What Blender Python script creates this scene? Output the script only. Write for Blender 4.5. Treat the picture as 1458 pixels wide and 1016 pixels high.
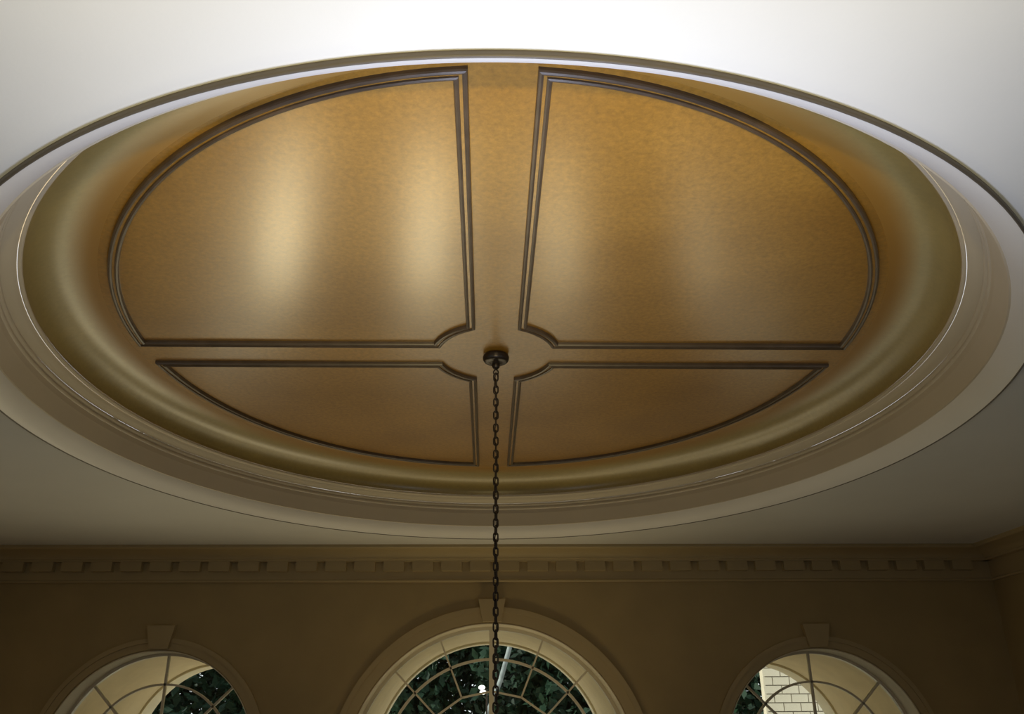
import bpy, bmesh, math, random
import numpy as np
from mathutils import Matrix, Vector

random.seed(7)
rng = np.random.default_rng(7)
for o in list(bpy.data.objects):
    bpy.data.objects.remove(o)
SC = bpy.context.scene
COL = SC.collection
S = 2.0                       # metres per modelling unit (camera eye to dome panel)

# ------------------------------------------------------------------ camera
F_PX = 1220.0
FW = Vector((0.02757529, 0.92143765, 0.38754647))
RT = Vector((0.99960908, -0.02720767, -0.00643624))
UP = Vector((-0.00461364, -0.38757245, 0.9218277))
cam_data = bpy.data.cameras.new('camera')
cam_data.sensor_fit = 'HORIZONTAL'
cam_data.sensor_width = 36.0
cam_data.lens = F_PX / 1458.0 * 36.0
cam_data.clip_start = 0.05
cam_data.clip_end = 500
cam = bpy.data.objects.new('camera', cam_data)
COL.objects.link(cam)
cam.matrix_world = Matrix(((RT.x, UP.x, -FW.x, 0), (RT.y, UP.y, -FW.y, 0), (RT.z, UP.z, -FW.z, 0), (0, 0, 0, 1)))
SC.camera = cam

# ------------------------------------------------------------------ view
SC.view_settings.view_transform = 'Standard'
SC.view_settings.look = 'None'
SC.view_settings.gamma = 1.0
SC.view_settings.use_curve_mapping = False
SC.view_settings.exposure = 0.0

# ------------------------------------------------------------------ sky
world = bpy.data.worlds.new('sky')
SC.world = world
world.use_nodes = True
bg = world.node_tree.nodes['Background']
bg.inputs['Color'].default_value = (0.90, 0.95, 1.0, 1)
bg.inputs['Strength'].default_value = 1.2


def add_sun(energy, direction, color, angle):
    d = bpy.data.lights.new('sun', 'SUN')
    d.energy = energy
    d.color = color
    d.angle = math.radians(angle)
    o = bpy.data.objects.new('sun', d)
    COL.objects.link(o)
    o.rotation_euler = Vector(direction).to_track_quat('-Z', 'Y').to_euler()
    return o


def add_area(name, loc, direction, sx, sy, energy, color, spread=180):
    d = bpy.data.lights.new(name, 'AREA')
    d.shape = 'RECTANGLE'
    d.size = sx * S
    d.size_y = sy * S
    d.energy = energy
    d.color = color
    d.spread = math.radians(spread)
    o = bpy.data.objects.new(name, d)
    COL.objects.link(o)
    o.location = Vector(loc) * S
    o.rotation_euler = Vector(direction).to_track_quat('-Z', 'Y').to_euler()
    return o


CX, CY, K = 0.0225, 2.3552, 0.85          # centre of the oval, narrowing across the room
WY = 4.20                                 # inside face of the window wall
ZC = 0.752                                # ceiling
FLOOR = -2.0

add_sun(4.5, (0.75, 0.25, -0.6), (1.0, 0.95, 0.85), 1.0)
# white uplight standing on the landing below the near edge of the dome
add_area('uplight', (0.05, 1.05, -0.10), (0, -0.05, 1), 0.35, 0.30, 24, (0.63, 0.70, 0.92), 125)
# photographer's lamp further back on the landing, aimed up into the dome
lamp_d = bpy.data.lights.new('landing_lamp', 'SPOT')
lamp_d.energy = 490
lamp_d.color = (1.0, 0.82, 0.38)
lamp_d.spot_size = math.radians(58)
lamp_d.spot_blend = 1.0
lamp_d.shadow_soft_size = 0.05
lamp_o = bpy.data.objects.new('landing_lamp', lamp_d)
COL.objects.link(lamp_o)
lamp_o.location = Vector((0.0, -0.75, -0.40)) * S
lamp_o.rotation_euler = Vector((0.0, 0.755, 0.656)).to_track_quat('-Z', 'Y').to_euler()
# added warm fill strip below the middle window, throws a glow on the ceiling
add_area('ceiling_glow_fill', (0.05, 3.92, -0.40), (0, 0.08, 1), 1.0, 0.12, 3.4, (1.0, 0.80, 0.42), 120)
# added cool fill from both sides, tinting the ceiling edges blue
add_area('left_fill', (-2.2, 0.2, -0.7), (1, 0.1, 0.55), 1.2, 1.0, 20, (0.56, 0.78, 1.0))
add_area('right_fill', (2.25, 0.2, -0.7), (-1, 0.1, 0.55), 1.2, 1.0, 20, (0.56, 0.78, 1.0))
# daylight through the tall lower lights of the three windows
for lx, lw, le in ((-1.17, 0.2, 19), (-0.37, 0.2, 16.5), (0.37, 0.2, 8), (1.15, 0.2, 3)):
    add_area('window_daylight', (CX + lx, WY - 0.03, -0.72), (0, -1, 0.0), lw, 0.95, le, (1.0, 0.85, 0.52))


# ------------------------------------------------------------------ materials
def lin(c):
    return tuple((v / 255 / 12.92) if v / 255 <= 0.04045 else ((v / 255 + 0.055) / 1.055) ** 2.4 for v in c)


def mat(name, c, rough=0.6, var=0.06, scale=3.0, bump=0.0, bscale=40.0, spec=0.5, metal=0.0, c2=None, coat=0.0, coat_rough=0.2, fine=0.0):
    m = bpy.data.materials.new(name)
    m.use_nodes = True
    nt = m.node_tree
    b = nt.nodes['Principled BSDF']
    b.inputs['Roughness'].default_value = rough
    b.inputs['Specular IOR Level'].default_value = spec
    b.inputs['Metallic'].default_value = metal
    b.inputs['Coat Weight'].default_value = coat
    b.inputs['Coat IOR'].default_value = 1.8
    b.inputs['Coat Roughness'].default_value = coat_rough
    tc = nt.nodes.new('ShaderNodeTexCoord')
    nz = nt.nodes.new('ShaderNodeTexNoise')
    nz.inputs['Scale'].default_value = scale
    nz.inputs['Detail'].default_value = 6
    nt.links.new(tc.outputs['Object'], nz.inputs['Vector'])
    rp = nt.nodes.new('ShaderNodeValToRGB')
    a = tuple(max(0, v * (1 - var)) for v in c)
    d = tuple(min(1, v * (1 + var)) for v in c) if c2 is None else c2
    rp.color_ramp.elements[0].position = 0.3
    rp.color_ramp.elements[1].position = 0.7
    rp.color_ramp.elements[0].color = (*a, 1)
    rp.color_ramp.elements[1].color = (*d, 1)
    nt.links.new(nz.outputs['Fac'], rp.inputs['Fac'])
    out = rp.outputs['Color']
    if fine:
        n2 = nt.nodes.new('ShaderNodeTexNoise')
        n2.inputs['Scale'].default_value = 38
        n2.inputs['Detail'].default_value = 8
        n2.inputs['Roughness'].default_value = 0.7
        nt.links.new(tc.outputs['Object'], n2.inputs['Vector'])
        mr = nt.nodes.new('ShaderNodeMapRange')
        mr.inputs['From Min'].default_value = 0.3
        mr.inputs['From Max'].default_value = 0.7
        mr.inputs['To Min'].default_value = 1 - fine
        mr.inputs['To Max'].default_value = 1 + fine
        nt.links.new(n2.outputs['Fac'], mr.inputs['Value'])
        mx = nt.nodes.new('ShaderNodeVectorMath')
        mx.operation = 'SCALE'
        nt.links.new(out, mx.inputs[0])
        nt.links.new(mr.outputs['Result'], mx.inputs['Scale'])
        out = mx.outputs['Vector']
    nt.links.new(out, b.inputs['Base Color'])
    if bump:
        nb = nt.nodes.new('ShaderNodeTexNoise')
        nb.inputs['Scale'].default_value = bscale
        nb.inputs['Detail'].default_value = 4
        nt.links.new(tc.outputs['Object'], nb.inputs['Vector'])
        bp = nt.nodes.new('ShaderNodeBump')
        bp.inputs['Strength'].default_value = bump
        bp.inputs['Distance'].default_value = 0.01
        nt.links.new(nb.outputs['Fac'], bp.inputs['Height'])
        nt.links.new(bp.outputs['Normal'], b.inputs['Normal'])
    return m


def glass_mat():
    m = bpy.data.materials.new('window_glass')
    m.use_nodes = True
    nt = m.node_tree
    nt.nodes.remove(nt.nodes['Principled BSDF'])
    out = nt.nodes['Material Output']
    tr = nt.nodes.new('ShaderNodeBsdfTransparent')
    tr.inputs['Color'].default_value = (0.93, 0.96, 0.94, 1)
    gl = nt.nodes.new('ShaderNodeBsdfGlossy')
    gl.inputs['Roughness'].default_value = 0.03
    fr = nt.nodes.new('ShaderNodeFresnel')
    fr.inputs['IOR'].default_value = 1.35
    mx = nt.nodes.new('ShaderNodeMixShader')
    nt.links.new(fr.outputs['Fac'], mx.inputs['Fac'])
    nt.links.new(tr.outputs['BSDF'], mx.inputs[1])
    nt.links.new(gl.outputs['BSDF'], mx.inputs[2])
    nt.links.new(mx.outputs['Shader'], out.inputs['Surface'])
    return m


M_CEIL = mat('ceiling_paint', (0.74, 0.735, 0.71), 0.7, 0.02, 2.0, 0.05, 60)
M_TRIM = mat('trim_paint', (0.82, 0.79, 0.74), 0.42, 0.03, 2.0)
M_WALL = mat('wall_paint', (0.42, 0.315, 0.15), 0.75, 0.06, 2.5, 0.08, 50)
M_CORN = mat('cornice_paint', (0.48, 0.375, 0.20), 0.6, 0.04, 3.0)
M_GOLD = mat('gold_glaze', (0.39, 0.185, 0.020), 0.45, 0.10, 1.6, 0.06, 90, 0.5, c2=(0.47, 0.238, 0.032), coat=1.0, coat_rough=0.24, fine=0.27)
M_COVE = mat('cove_glaze', (0.38, 0.283, 0.090), 0.40, 0.10, 1.6, 0.04, 90, 0.5, coat=0.5, coat_rough=0.28, fine=0.10)
_nt = M_COVE.node_tree
_b = _nt.nodes['Principled BSDF']
_src = _b.inputs['Base Color'].links[0].from_socket
_tc = _nt.nodes.new('ShaderNodeTexCoord')
_sp = _nt.nodes.new('ShaderNodeSeparateXYZ')
_nt.links.new(_tc.outputs['Object'], _sp.inputs['Vector'])
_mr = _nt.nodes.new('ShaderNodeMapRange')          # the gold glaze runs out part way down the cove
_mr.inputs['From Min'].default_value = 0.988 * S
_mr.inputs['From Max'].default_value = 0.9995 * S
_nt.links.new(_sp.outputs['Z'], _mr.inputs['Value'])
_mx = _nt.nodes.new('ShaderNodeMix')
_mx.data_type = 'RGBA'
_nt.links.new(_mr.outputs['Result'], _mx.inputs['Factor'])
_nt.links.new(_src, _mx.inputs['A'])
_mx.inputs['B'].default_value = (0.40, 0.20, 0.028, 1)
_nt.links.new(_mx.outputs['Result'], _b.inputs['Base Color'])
M_BRONZE = mat('bronze_moulding', (0.105, 0.072, 0.046), 0.36, 0.2, 12.0, spec=0.6)
M_TRIM_SHADE = mat('shaded_trim_paint', (0.66, 0.575, 0.43), 0.62, 0.03, 2.0)  # same trim paint as the soffit, its shade put into the colour
M_BEAD = mat('shaded_bead_paint', (0.10, 0.082, 0.06), 0.5, 0.1, 6.0)  # shade on the bead's outer face is put into this dark colour
M_METAL = mat('dark_iron', (0.05, 0.038, 0.03), 0.35, 0.2, 20.0, metal=0.6)
M_FLOOR = mat('pale_floor', (0.22, 0.16, 0.10), 0.5, 0.10, 2.0)
M_SASH = mat('window_paint', (0.70, 0.64, 0.50), 0.45, 0.03, 4.0)
M_STUCCO = mat('porch_stucco', (0.80, 0.67, 0.44), 0.8, 0.05, 6.0, 0.1, 60)
M_CREAM = mat('cream_masonry', (0.82, 0.74, 0.56), 0.8, 0.04, 8.0, 0.1, 60)
M_BRICK = mat('cream_brick', (0.60, 0.54, 0.41), 0.8, 0.05, 8.0, 0.1, 60)
M_JOINT = mat('mortar', (0.30, 0.26, 0.19), 0.9, 0.05, 8.0)
M_LEAF = mat('foliage', (0.004, 0.018, 0.010), 0.6, 0.3, 1.2, c2=(0.012, 0.042, 0.018), spec=0.25)
M_BARK = mat('bark', (0.10, 0.075, 0.05), 0.9, 0.3, 8.0)
M_STREAK = mat('pale_streak', (0.22, 0.25, 0.25), 0.8, 0.3, 8.0)
M_LAWN = mat('terrace_paving', (0.62, 0.55, 0.42), 0.9, 0.1, 1.0)
M_GLASS = glass_mat()
M_REFLECTION = bpy.data.materials.new('reflection_glow')
M_REFLECTION.use_nodes = True
M_REFLECTION.node_tree.nodes['Principled BSDF'].inputs['Emission Color'].default_value = (1, 0.98, 0.92, 1)
M_REFLECTION.node_tree.nodes['Principled BSDF'].inputs['Emission Strength'].default_value = 3.0


# ------------------------------------------------------------------ helpers
def link_mesh(name, verts, faces, m, parent=None, smooth=False, loc=None):
    me = bpy.data.meshes.new(name)
    me.from_pydata([tuple(v) for v in verts], [], [tuple(f) for f in faces])
    me.update()
    if smooth:
        me.polygons.foreach_set('use_smooth', [True] * len(me.polygons))
    me.materials.append(m)
    o = bpy.data.objects.new(name, me)
    COL.objects.link(o)
    if loc is not None:
        o.location = loc
    if parent:
        o.parent = parent
    return o


def empty(name, loc=(0, 0, 0)):
    o = bpy.data.objects.new(name, None)
    o.empty_display_size = 0.1
    o.location = Vector(loc) * S
    COL.objects.link(o)
    return o


def tag(o, label=None, cat=None, group=None, kind=None):
    if label:
        o['label'] = label
    if cat:
        o['category'] = cat
    if group:
        o['group'] = group
    if kind:
        o['kind'] = kind
    return o


def box(x0, x1, y0, y1, z0, z1):
    v = [(x, y, z) for x in (x0, x1) for y in (y0, y1) for z in (z0, z1)]
    v = [(a * S, b * S, c * S) for a, b, c in v]
    f = [(0, 1, 3, 2), (4, 6, 7, 5), (0, 4, 5, 1), (2, 3, 7, 6), (0, 2, 6, 4), (1, 5, 7, 3)]
    return v, f


def add_box(name, b, m, parent=None, bevel=0.0):
    v, f = box(*b)
    o = link_mesh(name, v, f, m)
    if bevel:
        bm = bmesh.new()
        bm.from_mesh(o.data)
        bmesh.ops.bevel(bm, geom=list(bm.edges), offset=bevel * S, segments=2, profile=0.5, affect='EDGES')
        bm.to_mesh(o.data)
        bm.free()
    if parent:
        o.parent = parent
        o.matrix_parent_inverse = parent.matrix_basis.inverted()
    return o


def adopt(o, parent):
    o.parent = parent
    o.matrix_parent_inverse = parent.matrix_basis.inverted()
    return o


def lathe(name, profile, m, parent=None, seg=256, hard=True, cx=CX, cy=CY, k=K):
    """Oval sweep of an (r, z) profile; every profile stretch keeps its own crisp edge when hard."""
    verts, faces = [], []
    th = [2 * math.pi * i / seg for i in range(seg)]
    runs = [[profile[i], profile[i + 1]] for i in range(len(profile) - 1)] if hard else [profile]
    for run in runs:
        base = len(verts)
        for r, z in run:
            for t in th:
                verts.append(((cx + k * r * math.cos(t)) * S, (cy + r * math.sin(t)) * S, z * S))
        for j in range(len(run) - 1):
            for i in range(seg):
                a = base + j * seg + i
                b = base + j * seg + (i + 1) % seg
                faces.append((a, b, b + seg, a + seg))
    o = link_mesh(name, verts, faces, m, None, True)
    if parent:
        adopt(o, parent)
    return o


def curve_slab(name, outlines, m, depth, matrix):
    """A flat slab with holes, from closed 2-D outlines (the fill leaves the holes open)."""
    cu = bpy.data.curves.new(name, 'CURVE')
    cu.dimensions = '2D'
    cu.fill_mode = 'BOTH'
    cu.extrude = depth * S / 2
    for pts in outlines:
        sp = cu.splines.new('POLY')
        sp.points.add(len(pts) - 1)
        for p, q in zip(sp.points, pts):
            p.co = (q[0] * S, q[1] * S, 0, 1)
        sp.use_cyclic_u = True
    tmp = bpy.data.objects.new(name + '_outline', cu)
    COL.objects.link(tmp)
    dg = bpy.context.evaluated_depsgraph_get()
    me = bpy.data.meshes.new_from_object(tmp.evaluated_get(dg))
    bpy.data.objects.remove(tmp)
    bpy.data.curves.remove(cu)
    me.name = name
    me.transform(matrix)
    me.materials.clear()
    me.materials.append(m)
    o = bpy.data.objects.new(name, me)
    COL.objects.link(o)
    return o


def tube(name, pts, rad, m, parent=None, seg=8, closed=False):
    verts, faces = [], []
    P = [Vector(p) for p in pts]
    n = len(P)
    for i, p in enumerate(P):
        if closed:
            t = (P[(i + 1) % n] - P[i - 1]).normalized()
        else:
            t = (P[min(i + 1, n - 1)] - P[max(i - 1, 0)]).normalized()
        a = Vector((0, 1, 0)) if abs(t.y) < 0.9 else Vector((1, 0, 0))
        u = t.cross(a).normalized()
        w = t.cross(u)
        for j in range(seg):
            q = 2 * math.pi * j / seg
            verts.append((p + (u * math.cos(q) + w * math.sin(q)) * rad) * S)
    for i in range(n if closed else n - 1):
        for j in range(seg):
            a = i * seg + j
            b = i * seg + (j + 1) % seg
            c = ((i + 1) % n) * seg + (j + 1) % seg
            d = ((i + 1) % n) * seg + j
            faces.append((a, b, c, d))
    if not closed:
        faces.append(tuple(range(seg))[::-1])
        faces.append(tuple(range((n - 1) * seg, n * seg)))
    o = link_mesh(name, verts, faces, m, None, True)
    if parent:
        adopt(o, parent)
    return o


def arc_pts(cx, cz, r, a0, a1, n):
    return [(cx + r * math.cos(a0 + (a1 - a0) * i / n), cz + r * math.sin(a0 + (a1 - a0) * i / n)) for i in range(n + 1)]


def sector_plate(name, cx, cz, r0, r1, a0, a1, y0, y1, m, parent, n=24):
    """A piece of a ring standing in the wall plane: r0..r1, a0..a1, thickness y0..y1."""
    verts, faces = [], []
    for i in range(n + 1):
        a = a0 + (a1 - a0) * i / n
        for r, y in ((r0, y0), (r1, y0), (r1, y1), (r0, y1)):
            verts.append(((cx + r * math.cos(a)) * S, y * S, (cz + r * math.sin(a)) * S))
    for i in range(n):
        for j in range(4):
            a = i * 4 + j
            b = i * 4 + (j + 1) % 4
            faces.append((a, b, b + 4, a + 4))
    faces.append((3, 2, 1, 0))
    faces.append((n * 4, n * 4 + 1, n * 4 + 2, n * 4 + 3))
    o = link_mesh(name, verts, faces, m)
    return adopt(o, parent) if parent else o


def bar(name, p0, p1, w, y0, y1, m, parent):
    """A straight glazing bar in the wall plane from p0 to p1 (x, z), width w."""
    d = Vector((p1[0] - p0[0], p1[1] - p0[1])).normalized()
    nx, nz = -d.y * w / 2, d.x * w / 2
    q = [(p0[0] + nx, p0[1] + nz), (p0[0] - nx, p0[1] - nz), (p1[0] - nx, p1[1] - nz), (p1[0] + nx, p1[1] + nz)]
    verts = [(x * S, y * S, z * S) for y in (y0, y1) for x, z in q]
    faces = [(0, 1, 2, 3), (7, 6, 5, 4), (0, 4, 5, 1), (1, 5, 6, 2), (2, 6, 7, 3), (3, 7, 4, 0)]
    return adopt(link_mesh(name, verts, faces, m), parent)


# ------------------------------------------------------------------ room shell
XL, XR, YB = -2.42, 2.46, -1.6
WINS = [dict(cx=CX - 1.527, r=0.472, zc=-0.178), dict(cx=CX, r=0.660, zc=-0.252), dict(cx=CX + 1.527, r=0.472, zc=-0.182)]
SILL = FLOOR + 0.06
T_WALL = 0.15

floor = add_box('floor', (XL - 0.1, XR + 0.1, YB - 0.1, WY + T_WALL, FLOOR - 0.1, FLOOR), M_FLOOR)
tag(floor, 'pale floor of the hall far below the dome', kind='structure')
wl = add_box('wall_left', (XL - 0.1, XL, YB - 0.1, WY, FLOOR, ZC), M_WALL)
tag(wl, 'olive brown left wall of the hall', kind='structure')
wr = add_box('wall_right', (XR, XR + 0.1, YB - 0.1, WY, FLOOR, ZC), M_WALL)
tag(wr, 'olive brown right wall beyond the dark corner', kind='structure')
wb = add_box('wall_back', (XL, XR, YB - 0.1, YB, FLOOR, ZC), M_WALL)
tag(wb, 'olive brown wall behind the viewer', kind='structure')


def opening(w, rr=0.0, n=48):
    r = w['r'] + rr
    pts = arc_pts(w['cx'], w['zc'], r, 0, math.pi, n)
    return pts + [(w['cx'] - r, SILL), (w['cx'] + r, SILL)]


rot_wall = Matrix(((1, 0, 0, 0), (0, 0, 1, (WY + T_WALL / 2) * S), (0, 1, 0, 0), (0, 0, 0, 1)))
wf = curve_slab('wall_far', [[(XL - 0.1, FLOOR), (XR + 0.1, FLOOR), (XR + 0.1, ZC), (XL - 0.1, ZC)]] + [opening(w) for w in WINS], M_WALL, T_WALL, rot_wall)
tag(wf, 'dark olive brown wall with three arched windows', kind='structure')

R_OPEN = 1.5335
oval = [(CX + K * R_OPEN * math.cos(2 * math.pi * i / 256), CY + R_OPEN * math.sin(2 * math.pi * i / 256)) for i in range(256)]
ceil = curve_slab('ceiling', [[(XL - 0.1, YB - 0.1), (XR + 0.1, YB - 0.1), (XR + 0.1, WY + T_WALL), (XL - 0.1, WY + T_WALL)], oval], M_CEIL, 0.04,
                  Matrix.Translation((0, 0, (ZC + 0.02) * S)))
tag(ceil, 'off-white ceiling around the oval dome', kind='structure')

# oval dome recess: glazed cove and flat gilded panel, both parts of the ceiling
cove = [(1.400, 0.912)]
for i in range(1, 15):
    a = math.pi / 2 * i / 14
    cove.append((1.243 + 0.157 * math.cos(a), 0.912 + 0.088 * math.sin(a)))
lathe('dome_cove', cove, M_COVE, ceil, hard=False)['label'] = 'glazed olive gold cove curving up to the panel'
pv = [(CX * S, CY * S, S)]
pf = []
NP = 256
for i in range(NP):
    t = 2 * math.pi * i / NP
    pv.append(((CX + K * 1.244 * math.cos(t)) * S, (CY + 1.244 * math.sin(t)) * S, S))
for i in range(NP):
    pf.append((0, 1 + (i + 1) % NP, 1 + i))
adopt(link_mesh('dome_panel', pv, pf, M_GOLD), ceil)['label'] = 'flat gold glazed oval panel'

# ------------------------------------------------------------------ oval ring moulding
ring = empty('trim_1', (CX, CY, ZC))
tag(ring, 'off-white oval ring moulding framing the dome', kind='structure')
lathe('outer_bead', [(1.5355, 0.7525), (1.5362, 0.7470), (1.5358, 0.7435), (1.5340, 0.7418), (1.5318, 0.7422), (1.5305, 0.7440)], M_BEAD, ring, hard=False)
lathe('sloped_soffit', [(1.5310, 0.7440), (1.5200, 0.7500), (1.5000, 0.7640), (1.4830, 0.7810), (1.4770, 0.7890)], M_TRIM, ring, hard=False)
lathe('fascia', [(1.4770, 0.7890), (1.4725, 0.7900), (1.4700, 0.7970), (1.4535, 0.842), (1.4515, 0.858)], M_TRIM_SHADE, ring)
bd = []
for c0, z0 in ((1.449, 0.864), (1.4435, 0.878)):
    for i in range(7):
        a = -math.pi * 0.55 + math.pi * 1.0 * i / 6
        bd.append((c0 - 0.0055 * math.cos(a) + 0.002, z0 + 0.006 * math.sin(a)))
lathe('double_bead', bd, M_TRIM_SHADE, ring, hard=False)
lathe('inner_band', [(1.4435, 0.884), (1.424, 0.889), (1.413, 0.897), (1.409, 0.902)], M_TRIM_SHADE, ring, hard=False)
lp = []
for i in range(9):
    a = -math.pi * 0.5 + math.pi * 1.05 * i / 8
    lp.append((1.408 - 0.010 * math.cos(a), 0.908 + 0.0065 * math.sin(a)))
lathe('lip_bead', lp, M_TRIM_SHADE, ring, hard=False)

# ------------------------------------------------------------------ four bronze panel mouldings
AX, AY, MR, MK, PR, KP, PDY = 0.0716, 0.0763, 0.2162, 0.8435, 1.207, 0.8425, -0.010
PROF = [(-0.0125, 0.0), (-0.0125, -0.007), (-0.0110, -0.0105), (-0.0070, -0.0120), (-0.0035, -0.0105), (-0.0028, -0.0070), (0.0028, -0.0070),
        (0.0035, -0.0105), (0.0070, -0.0120), (0.0110, -0.0105), (0.0125, -0.007), (0.0125, 0.0)]


def quarter(sx, sy):
    """Closed outline of one quarter panel as four stretches: inner arc, cross bar, outer arc, long bar."""
    a0 = math.asin(AY / MR)
    a1 = math.acos(AX / (MR * MK))
    inner = [(MK * MR * math.cos(a), MR * math.sin(a)) for a in np.linspace(a1, a0, 13)]
    dy = PDY * sy
    b0 = math.asin((AY - dy) / PR)
    b1 = math.acos(AX / (PR * KP))
    outer = [(KP * PR * math.cos(b), PR * math.sin(b) + dy) for b in np.linspace(b0, b1, 49)]
    cross = [tuple(np.array(inner[-1]) * (1 - t) + np.array(outer[0]) * t) for t in np.linspace(0, 1, 9)]
    long_ = [tuple(np.array(outer[-1]) * (1 - t) + np.array(inner[0]) * t) for t in np.linspace(0, 1, 9)]
    segs = [('inner_arc', inner), ('straight_moulding', cross), ('outer_arc', outer), ('straight_moulding', long_)]
    return [(n, [(sx * x, sy * y) for x, y in p]) for n, p in segs]


def panel_moulding(idx, sx, sy, label):
    segs = quarter(sx, sy)
    root = empty('trim_%d' % idx, (CX + sx * 0.5, CY + sy * 0.6, 1.0))
    tag(root, label, kind='structure')
    flat, owner = [], []
    for s, (n, p) in enumerate(segs):
        for q in p[:-1]:
            flat.append(Vector(q))
            owner.append(s)
    n = len(flat)
    offs = []
    for i in range(n):
        d0 = (flat[i] - flat[i - 1]).normalized()
        d1 = (flat[(i + 1) % n] - flat[i]).normalized()
        n0 = Vector((-d0.y, d0.x))
        n1 = Vector((-d1.y, d1.x))
        mv = (n0 + n1)
        mv = mv / max(0.3, mv.dot(n0))
        offs.append(mv)
    starts = [owner.index(s) for s in range(4)] + [n]
    for s, (nm, p) in enumerate(segs):
        idxs = [i % n for i in range(starts[s], starts[s + 1] + 1)]
        verts, faces = [], []
        np_ = len(PROF)
        for i in idxs:
            for d, z in PROF:
                q = flat[i] + offs[i] * d
                verts.append(((CX + q.x) * S, (CY + q.y) * S, (1.0 + z) * S))
        for a in range(len(idxs) - 1):
            for j in range(np_ - 1):
                v = a * np_ + j
                faces.append((v, v + 1, v + 1 + np_, v + np_))
        faces.append(tuple(range(np_)))
        faces.append(tuple(range((len(idxs) - 1) * np_, len(idxs) * np_))[::-1])
        o = adopt(link_mesh(nm, verts, faces, M_BRONZE), root)
        o.data.materials.append(M_GOLD)          # gilded groove between the two dark beads
        for a in range(len(idxs) - 1):
            o.data.polygons[a * (np_ - 1) + 5].material_index = 1


panel_moulding(2, -1, -1, 'dark bronze moulding framing the large left quarter of the gold panel, on the viewer side')
panel_moulding(3, 1, -1, 'dark bronze moulding framing the large right quarter of the gold panel, on the viewer side')
panel_moulding(4, -1, 1, 'dark bronze moulding framing the small left quarter nearest the windows')
panel_moulding(5, 1, 1, 'dark bronze moulding framing the small right quarter nearest the windows')

# ------------------------------------------------------------------ dentil cornice
corn = empty('trim_6', (CX, WY, 0.6))
tag(corn, 'dentilled crown moulding along the top of the window wall', kind='structure')


def extrude_x(name, prof, x0, x1, m, parent):
    verts, faces = [], []
    n = len(prof)
    for x in (x0, x1):
        for y, z in prof:
            verts.append((x * S, y * S, z * S))
    for i in range(n):
        faces.append((i, (i + 1) % n, n + (i + 1) % n, n + i))
    faces.append(tuple(range(n))[::-1])
    faces.append(tuple(range(n, 2 * n)))
    return adopt(link_mesh(name, verts, faces, m), parent)


extrude_x('frieze_band', [(WY, 0.597), (WY - 0.012, 0.597), (WY - 0.016, 0.601), (WY - 0.016, 0.606), (WY - 0.010, 0.610), (WY - 0.010, 0.690), (WY, 0.690)], XL, XR, M_CORN, corn)
crown = [(WY, 0.690), (WY - 0.042, 0.690), (WY - 0.044, 0.697), (WY - 0.050, 0.700)]
for i in range(9):
    a = math.pi / 2 * i / 8
    crown.append((WY - 0.052 - 0.078 * (1 - math.cos(a)), 0.700 + 0.034 * math.sin(a)))
crown += [(WY - 0.136, 0.735), (WY - 0.141, 0.740), (WY - 0.141, ZC), (WY, ZC)]
extrude_x('crown', crown, XL, XR, M_CORN, corn)
dproto = None
x = CX - 0.1375 * 17.5 + 0.012
while x < XR - 0.06:
    if x > XL + 0.06:
        if dproto is None:
            v, f = box(-0.049, 0.049, WY - 0.040, WY - 0.010, 0.646, 0.6895)
            dproto = link_mesh('dentil', v, f, M_CORN)
            d = dproto
        else:
            d = dproto.copy()
            COL.objects.link(d)
        d.location = (x * S, 0, 0)
        adopt(d, corn)
    x += 0.1375


def side_crown(idx, xw, s, label):
    c = empty('trim_%d' % idx, (xw, 1.0, 0.6))
    tag(c, label, kind='structure')
    for nm, prof in (('frieze_band', [(0, 0.597), (0.012, 0.597), (0.016, 0.601), (0.016, 0.606), (0.010, 0.610), (0.010, 0.690), (0, 0.690)]),
                     ('crown', [(WY - y, z) for y, z in crown])):
        verts, faces = [], []
        n = len(prof)
        for y in (YB, WY):
            for d, z in prof:
                verts.append(((xw - s * d) * S, y * S, z * S))
        for i in range(n):
            faces.append((i, (i + 1) % n, n + (i + 1) % n, n + i))
        adopt(link_mesh(nm, verts, faces, M_CORN), c)


side_crown(7, XR, 1, 'crown moulding along the top of the right wall beyond the corner')
side_crown(8, XL, -1, 'crown moulding along the top of the left wall')

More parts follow.
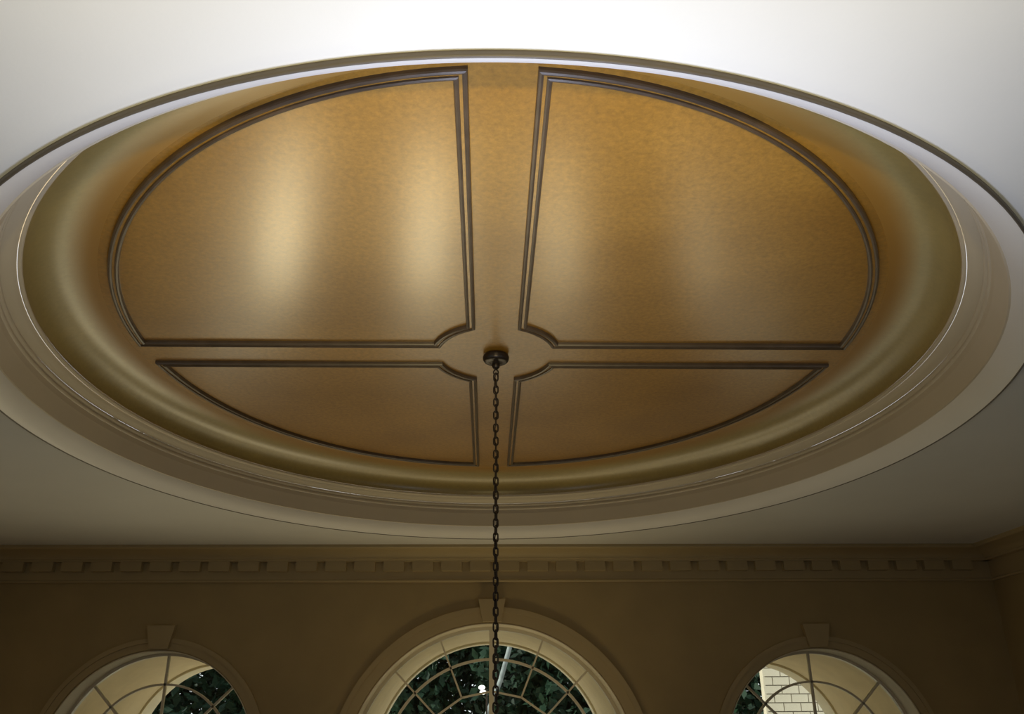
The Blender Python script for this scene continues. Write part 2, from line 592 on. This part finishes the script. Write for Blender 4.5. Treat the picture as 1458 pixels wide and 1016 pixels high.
# ------------------------------------------------------------------ arched windows
YS0, YS1 = WY + T_WALL - 0.030, WY + T_WALL        # sash plane
WLAB = ['smaller arched fanlight window at the left, deep porch vault behind it',
        'largest arched fanlight window in the middle behind the hanging chain',
        'smaller arched fanlight window at the right, cream brickwork behind it']
for wi, w in enumerate(WINS):
    cx, r, zc = w['cx'], w['r'], w['zc']
    root = empty('window_%d' % (wi + 1), (cx, WY, SILL))
    tag(root, WLAB[wi], kind='structure')
    # moulded surround on the inside wall: arch and two straight legs, then a keystone
    for nm, r0, r1, y in (('archivolt', r + 0.004, r * 1.075, 0.008), ('archivolt_rim', r * 1.075, r * 1.10 + 0.008, 0.014)):
        sector_plate(nm, cx, zc, r0, r1, 0, math.pi, WY - y, WY, M_CORN, root, 64)
        for sx in (-1, 1):
            xa, xb = sorted((cx + sx * r0, cx + sx * r1))
            add_box('architrave_leg', (xa, xb, WY - y, WY, SILL, zc), M_CORN, root)
    kz0, kz1 = zc + r + 0.006, zc + r + 0.108
    kw0, kw1 = 0.043, 0.064
    kv = [(cx + a * S * 0 + 0, 0, 0)] * 0
    kv = []
    for y in (WY - 0.030, WY):
        for xx, zz in ((-kw0, kz0), (kw0, kz0), (kw1, kz1), (-kw1, kz1)):
            kv.append(((cx + xx) * S, y * S, zz * S))
    adopt(link_mesh('keystone', kv, [(0, 1, 2, 3), (7, 6, 5, 4), (0, 4, 5, 1), (1, 5, 6, 2), (2, 6, 7, 3), (3, 7, 4, 0)], M_CORN), root)
    # pale jamb lining of the opening
    sector_plate('jamb_lining', cx, zc, r - 0.004, r - 0.0002, 0, math.pi, WY - 0.003, YS0, M_CREAM, root, 64)
    for sx in (-1, 1):
        xa, xb = sorted((cx + sx * (r - 0.004), cx + sx * (r - 0.0002)))
        add_box('lining_leg', (xa, xb, WY - 0.003, YS0, SILL, zc), M_CREAM, root)
    # sash: arched frame and legs
    fr = 0.020 if wi == 1 else 0.016
    sector_plate('sash_frame', cx, zc, r - fr, r, 0, math.pi, YS0, YS1, M_SASH, root, 64)
    for sx in (-1, 1):
        xa, xb = sorted((cx + sx * (r - fr), cx + sx * r))
        add_box('sash_leg', (xa, xb, YS0, YS1, SILL, zc), M_SASH, root)
    add_box('transom', (cx - r + fr, cx + r - fr, YS0, YS1, zc - 0.03, zc), M_SASH, root)
    if wi == 1:
        nsp, rh, rings, bw = 8, 0.555 * r, [(0.77 * r, 0.012)], 0.008
    else:
        nsp, rh, rings, bw = 4, 0.0, [(0.70 * r, 0.0095)], 0.0095
    ym0, ym1 = YS0 + 0.006, YS1 - 0.006
    for i in range(1, nsp):
        a = math.pi * i / nsp
        if i == nsp // 2:
            w_, ra = (0.024, 0.0) if wi == 1 else (bw, 0.0)
            bar('muntin', (cx, zc), (cx, zc + r - fr), w_, ym0 - (0.008 if wi == 1 else 0), ym1, M_SASH, root)
        else:
            ra = rh if wi == 1 else 0.03
            bar('muntin', (cx + ra * math.cos(a), zc + ra * math.sin(a)), (cx + (r - fr) * math.cos(a), zc + (r - fr) * math.sin(a)), bw, ym0, ym1, M_SASH, root)
    for rr, ww in rings:
        sector_plate('ring_muntin', cx, zc, rr - ww / 2, rr + ww / 2, 0, math.pi, ym0, ym1, M_SASH, root, 48)
    if wi == 1:
        for i in range(nsp):
            a0, a1 = math.pi * i / nsp, math.pi * (i + 1) / nsp
            bar('hub_muntin', (cx + rh * math.cos(a0), zc + rh * math.sin(a0)), (cx + rh * math.cos(a1), zc + rh * math.sin(a1)), 0.009, ym0, ym1, M_SASH, root)
    # panes, one per cell of the fanlight
    edges = [0.03, rh, rings[0][0], r - fr] if wi == 1 else [0.03, rings[0][0], r - fr]
    yg = (YS0 + YS1) / 2
    for i in range(nsp):
        for j in range(len(edges) - 1):
            sector_plate('pane', cx, zc, edges[j], edges[j + 1], math.pi * i / nsp, math.pi * (i + 1) / nsp, yg - 0.001, yg + 0.001, M_GLASS, root, 8)
    # lower lights under the transom
    nc = 4 if wi == 1 else 2
    zt = zc - 0.03
    for i in range(1, nc):
        xx = cx - (r - fr) + 2 * (r - fr) * i / nc
        add_box('lower_muntin', (xx - 0.008, xx + 0.008, ym0, ym1, SILL, zt), M_SASH, root)
    for j in range(1, 4):
        zz = SILL + (zt - SILL) * j / 4
        add_box('lower_muntin', (cx - r + fr, cx + r - fr, ym0 + 0.002, ym1 - 0.002, zz - 0.006, zz + 0.006), M_SASH, root)
    for i in range(nc):
        for j in range(4):
            xa = cx - (r - fr) + 2 * (r - fr) * i / nc
            xb = cx - (r - fr) + 2 * (r - fr) * (i + 1) / nc
            add_box('pane', (xa, xb, yg - 0.001, yg + 0.001, SILL + (zt - SILL) * j / 4, SILL + (zt - SILL) * (j + 1) / 4), M_GLASS, root)

# ------------------------------------------------------------------ porch vaults outside the windows
YV0, YV1 = WY + T_WALL + 0.004, 5.36
for wi, w in enumerate(WINS):
    cx, r, zc = w['cx'], w['r'] + 0.001, w['zc']
    vt = empty('trim_%d' % (9 + wi), (cx, YV0, FLOOR))
    tag(vt, ['stucco porch vault outside the left window', 'stucco porch vault outside the middle window', 'stucco porch vault outside the right window'][wi], kind='structure')
    YL = YV1 - (0.16 if wi != 1 else 0.10)
    sector_plate('vault_soffit', cx, zc, r, r + 0.05, 0, math.pi, YV0, YL, M_STUCCO, vt, 64)
    sector_plate('vault_lip', cx, zc, r - 0.012, r + 0.05, 0, math.pi, YL, YV1, M_CREAM, vt, 64)
    for sx in (-1, 1):
        xa, xb = sorted((cx + sx * r, cx + sx * (r + 0.05)))
        add_box('vault_jamb', (xa, xb, YV0, YL, FLOOR, zc), M_STUCCO, vt)
        xa, xb = sorted((cx + sx * (r - 0.012), cx + sx * (r + 0.05)))
        add_box('lip_jamb', (xa, xb, YL, YV1, FLOOR, zc), M_CREAM, vt)

# ------------------------------------------------------------------ canopy and chain
canopy = empty('ceiling_canopy', (CX, CY, 1.0))
tag(canopy, 'dark iron domed ceiling canopy at the centre of the gold panel', 'canopy')
lathe('canopy_bell', [(0.0, 0.9990), (0.030, 0.9990), (0.0365, 0.996), (0.0392, 0.989), (0.0385, 0.981), (0.035, 0.975), (0.030, 0.972), (0.024, 0.973), (0.014, 0.970), (0.010, 0.966)], M_METAL, canopy, 40, False, k=1.0)
lathe('canopy_collar', [(0.010, 0.968), (0.012, 0.963), (0.011, 0.957), (0.007, 0.952), (0.0, 0.950)], M_METAL, canopy, 24, False, k=1.0)
tube('canopy_loop', [(CX + 0.007 * math.cos(a), CY, 0.941 + 0.008 * math.sin(a)) for a in np.linspace(0, 2 * math.pi, 17)[:-1]], 0.0022, M_METAL, canopy, 8, True)

chain = empty('hanging_chain', (CX, CY, 0.94))
tag(chain, 'long dark iron link chain hanging down from the ceiling canopy', 'chain')
HL, HW, WR = 0.0125, 0.0062, 0.0023      # half length, half width, wire radius
lp = []
for i in range(7):
    a = math.pi * i / 6
    lp.append((HW * math.cos(a), 0, (HL - HW) + HW * math.sin(a)))
for i in range(7):
    a = math.pi + math.pi * i / 6
    lp.append((HW * math.cos(a), 0, -(HL - HW) + HW * math.sin(a)))
linkp = None
PITCH = 0.0196
z = 0.925
i = 0
while z > -0.30:
    if linkp is None:
        linkp = tube('link', lp, WR, M_METAL, None, 6, True)
        o = linkp
    else:
        o = linkp.copy()
        COL.objects.link(o)
    o.location = (CX * S, CY * S, z * S)
    o.rotation_euler = (0, 0, (math.pi / 2 if i % 2 else 0) + 0.35 * math.sin(z * 4.2))
    adopt(o, chain)
    z -= PITCH
    i += 1
cord = [(CX + 0.0035 * math.sin(zz * 40), CY + 0.0035 * math.cos(zz * 40), zz) for zz in np.linspace(0.945, -0.30, 160)]
tube('cord', cord, 0.0014, M_METAL, chain, 6)['label'] = 'thin cord woven through the links'

# ------------------------------------------------------------------ outside
ground = add_box('ground', (-30, 30, WY + T_WALL + 0.001, 40, FLOOR - 0.12, FLOOR - 0.02), M_LAWN)
tag(ground, 'pale terrace outside the windows', kind='structure')

wing = empty('brick_wing', (1.93, 6.32, FLOOR))
tag(wing, 'sunlit cream brick wall of a wing seen through the right window', 'building')
WX0, WYY = 1.922, 6.30
add_box('backing', (WX0 + 0.004, WX0 + 2.6, WYY, WYY + 0.06, FLOOR, 1.3), M_JOINT, wing)
bproto = {}
bh, bl, gap = 0.056, 0.118, 0.006
for row in range(17):
    zz = -0.42 + row * bh
    xs = WX0
    j = 0
    while xs < WX0 + 1.25:
        ln = bl if not (j == 0 and row % 2) else bl / 2
        key = round(ln, 3)
        if key not in bproto:
            v, f = box(0, ln - gap, -0.010, 0.002, 0, bh - gap)
            bproto[key] = link_mesh('brick', v, f, M_BRICK)
            o = bproto[key]
        else:
            o = bproto[key].copy()
            COL.objects.link(o)
        o.location = (xs * S, (WYY - random.uniform(0, 0.002)) * S, zz * S)
        adopt(o, wing)
        xs += ln
        j += 1
add_box('upper_wall', (WX0, WX0 + 2.6, WYY - 0.010, WYY, -0.42 + 17 * bh, 1.3), M_BRICK, wing)
add_box('lower_wall', (WX0, WX0 + 2.6, WYY - 0.010, WYY, FLOOR, -0.425), M_BRICK, wing)
add_box('right_wall', (WX0 + 1.36, WX0 + 2.6, WYY - 0.010, WYY, -0.42, -0.42 + 17 * bh), M_BRICK, wing)
add_box('end_wall', (WX0 - 0.008, WX0 + 0.004, WYY - 0.009, WYY + 0.06, FLOOR, 1.3), M_BRICK, wing)


def tree(name, label, x, y, h, rad, n, leaf, seed, trunk_m=None, lean=0.0):
    rg = np.random.default_rng(seed)
    root = empty(name, (x, y, FLOOR))
    tag(root, label, 'tree', 'trees outside the windows')
    pts = [(x + lean * t * t, y, FLOOR + (h + 2.0) * t * 0.8) for t in np.linspace(0, 1, 8)]
    tube('trunk', pts, 0.05, trunk_m or M_BARK, root, 8)
    c = rg.normal(size=(n, 3))
    c /= np.linalg.norm(c, axis=1)[:, None]
    rr = rg.uniform(0.25, 1.0, n) ** 0.5
    lump = 1 + 0.22 * np.sin(c[:, 0] * 7 + seed) * np.cos(c[:, 2] * 6 + seed)
    cen = c * (rr * lump)[:, None] * np.array([rad, rad * 0.7, (h + 1.2) / 2]) + np.array([x + lean * 0.5, y, FLOOR + 0.8 + (h + 1.2) / 2])
    u = rg.normal(size=(n, 3))
    u /= np.linalg.norm(u, axis=1)[:, None]
    v = np.cross(u, rg.normal(size=(n, 3)))
    v /= np.linalg.norm(v, axis=1)[:, None]
    s = leaf * rg.uniform(0.6, 1.3, (n, 1))
    V = np.stack([cen - u * s, cen + v * s * 0.5, cen + u * s, cen - v * s * 0.5], 1).reshape(-1, 3) * S
    Fc = np.arange(4 * n).reshape(n, 4)
    me = bpy.data.meshes.new('foliage')
    me.from_pydata(V.tolist(), [], Fc.tolist())
    me.materials.append(M_LEAF)
    o = bpy.data.objects.new('foliage', me)
    COL.objects.link(o)
    adopt(o, root)
    o['kind'] = 'stuff'


tree('leafy_tree', 'dark green leafy tree seen through the left window', -2.9, 8.2, 3.2, 1.45, 30000, 0.055, 1)
tree('leafy_tree', 'dark green tree behind the left half of the middle window', -0.75, 11.6, 3.6, 2.1, 44000, 0.066, 2)
tree('leafy_tree', 'dark green tree behind the right half of the middle window', 0.95, 8.0, 3.2, 1.1, 22000, 0.055, 3)
tree('leafy_tree', 'dark green leafy tree beside the cream brick wing in the right window', 3.9, 11.6, 3.6, 1.6, 30000, 0.066, 4)

trunk = empty('reflected_streak', (-0.35, 6.9, FLOOR))  # pale tube added in place of a streak reflected in the window glass
tag(trunk, 'pale leaning tube in place of a reflected streak behind the thick middle glazing bar', 'tree')
tube('trunk', [(-0.35, 6.9, FLOOR), (-0.20, 6.9, -0.8), (-0.05, 6.9, -0.1), (0.10, 6.9, 0.25), (0.19, 6.9, 0.55), (0.22, 6.9, 0.9)], 0.018, M_STREAK, trunk, 8)

glintp = empty('reflection_globes', (0.0, 6.6, FLOOR))  # glowing globes and post added in place of lamp reflections in the pane
tag(glintp, 'pair of small bright white globes in place of reflections in the middle window glass beside the chain', 'reflection')
for gx, gz in ((-0.036, 0.200), (-0.027, 0.168)):
    bm = bmesh.new()
    bmesh.ops.create_uvsphere(bm, u_segments=20, v_segments=12, radius=0.019 * S)
    bmesh.ops.scale(bm, vec=(1.25, 1, 0.8), verts=bm.verts)
    me = bpy.data.meshes.new('globe')
    bm.to_mesh(me)
    bm.free()
    me.polygons.foreach_set('use_smooth', [True] * len(me.polygons))
    me.materials.append(M_REFLECTION)
    o = bpy.data.objects.new('globe', me)
    COL.objects.link(o)
    o.location = (gx * S, 6.6 * S, gz * S)
    adopt(o, glintp)
tube('post', [(0.0, 6.6, FLOOR), (0.0, 6.6, 0.184), (-0.031, 6.6, 0.184)], 0.006, M_METAL, glintp, 8)
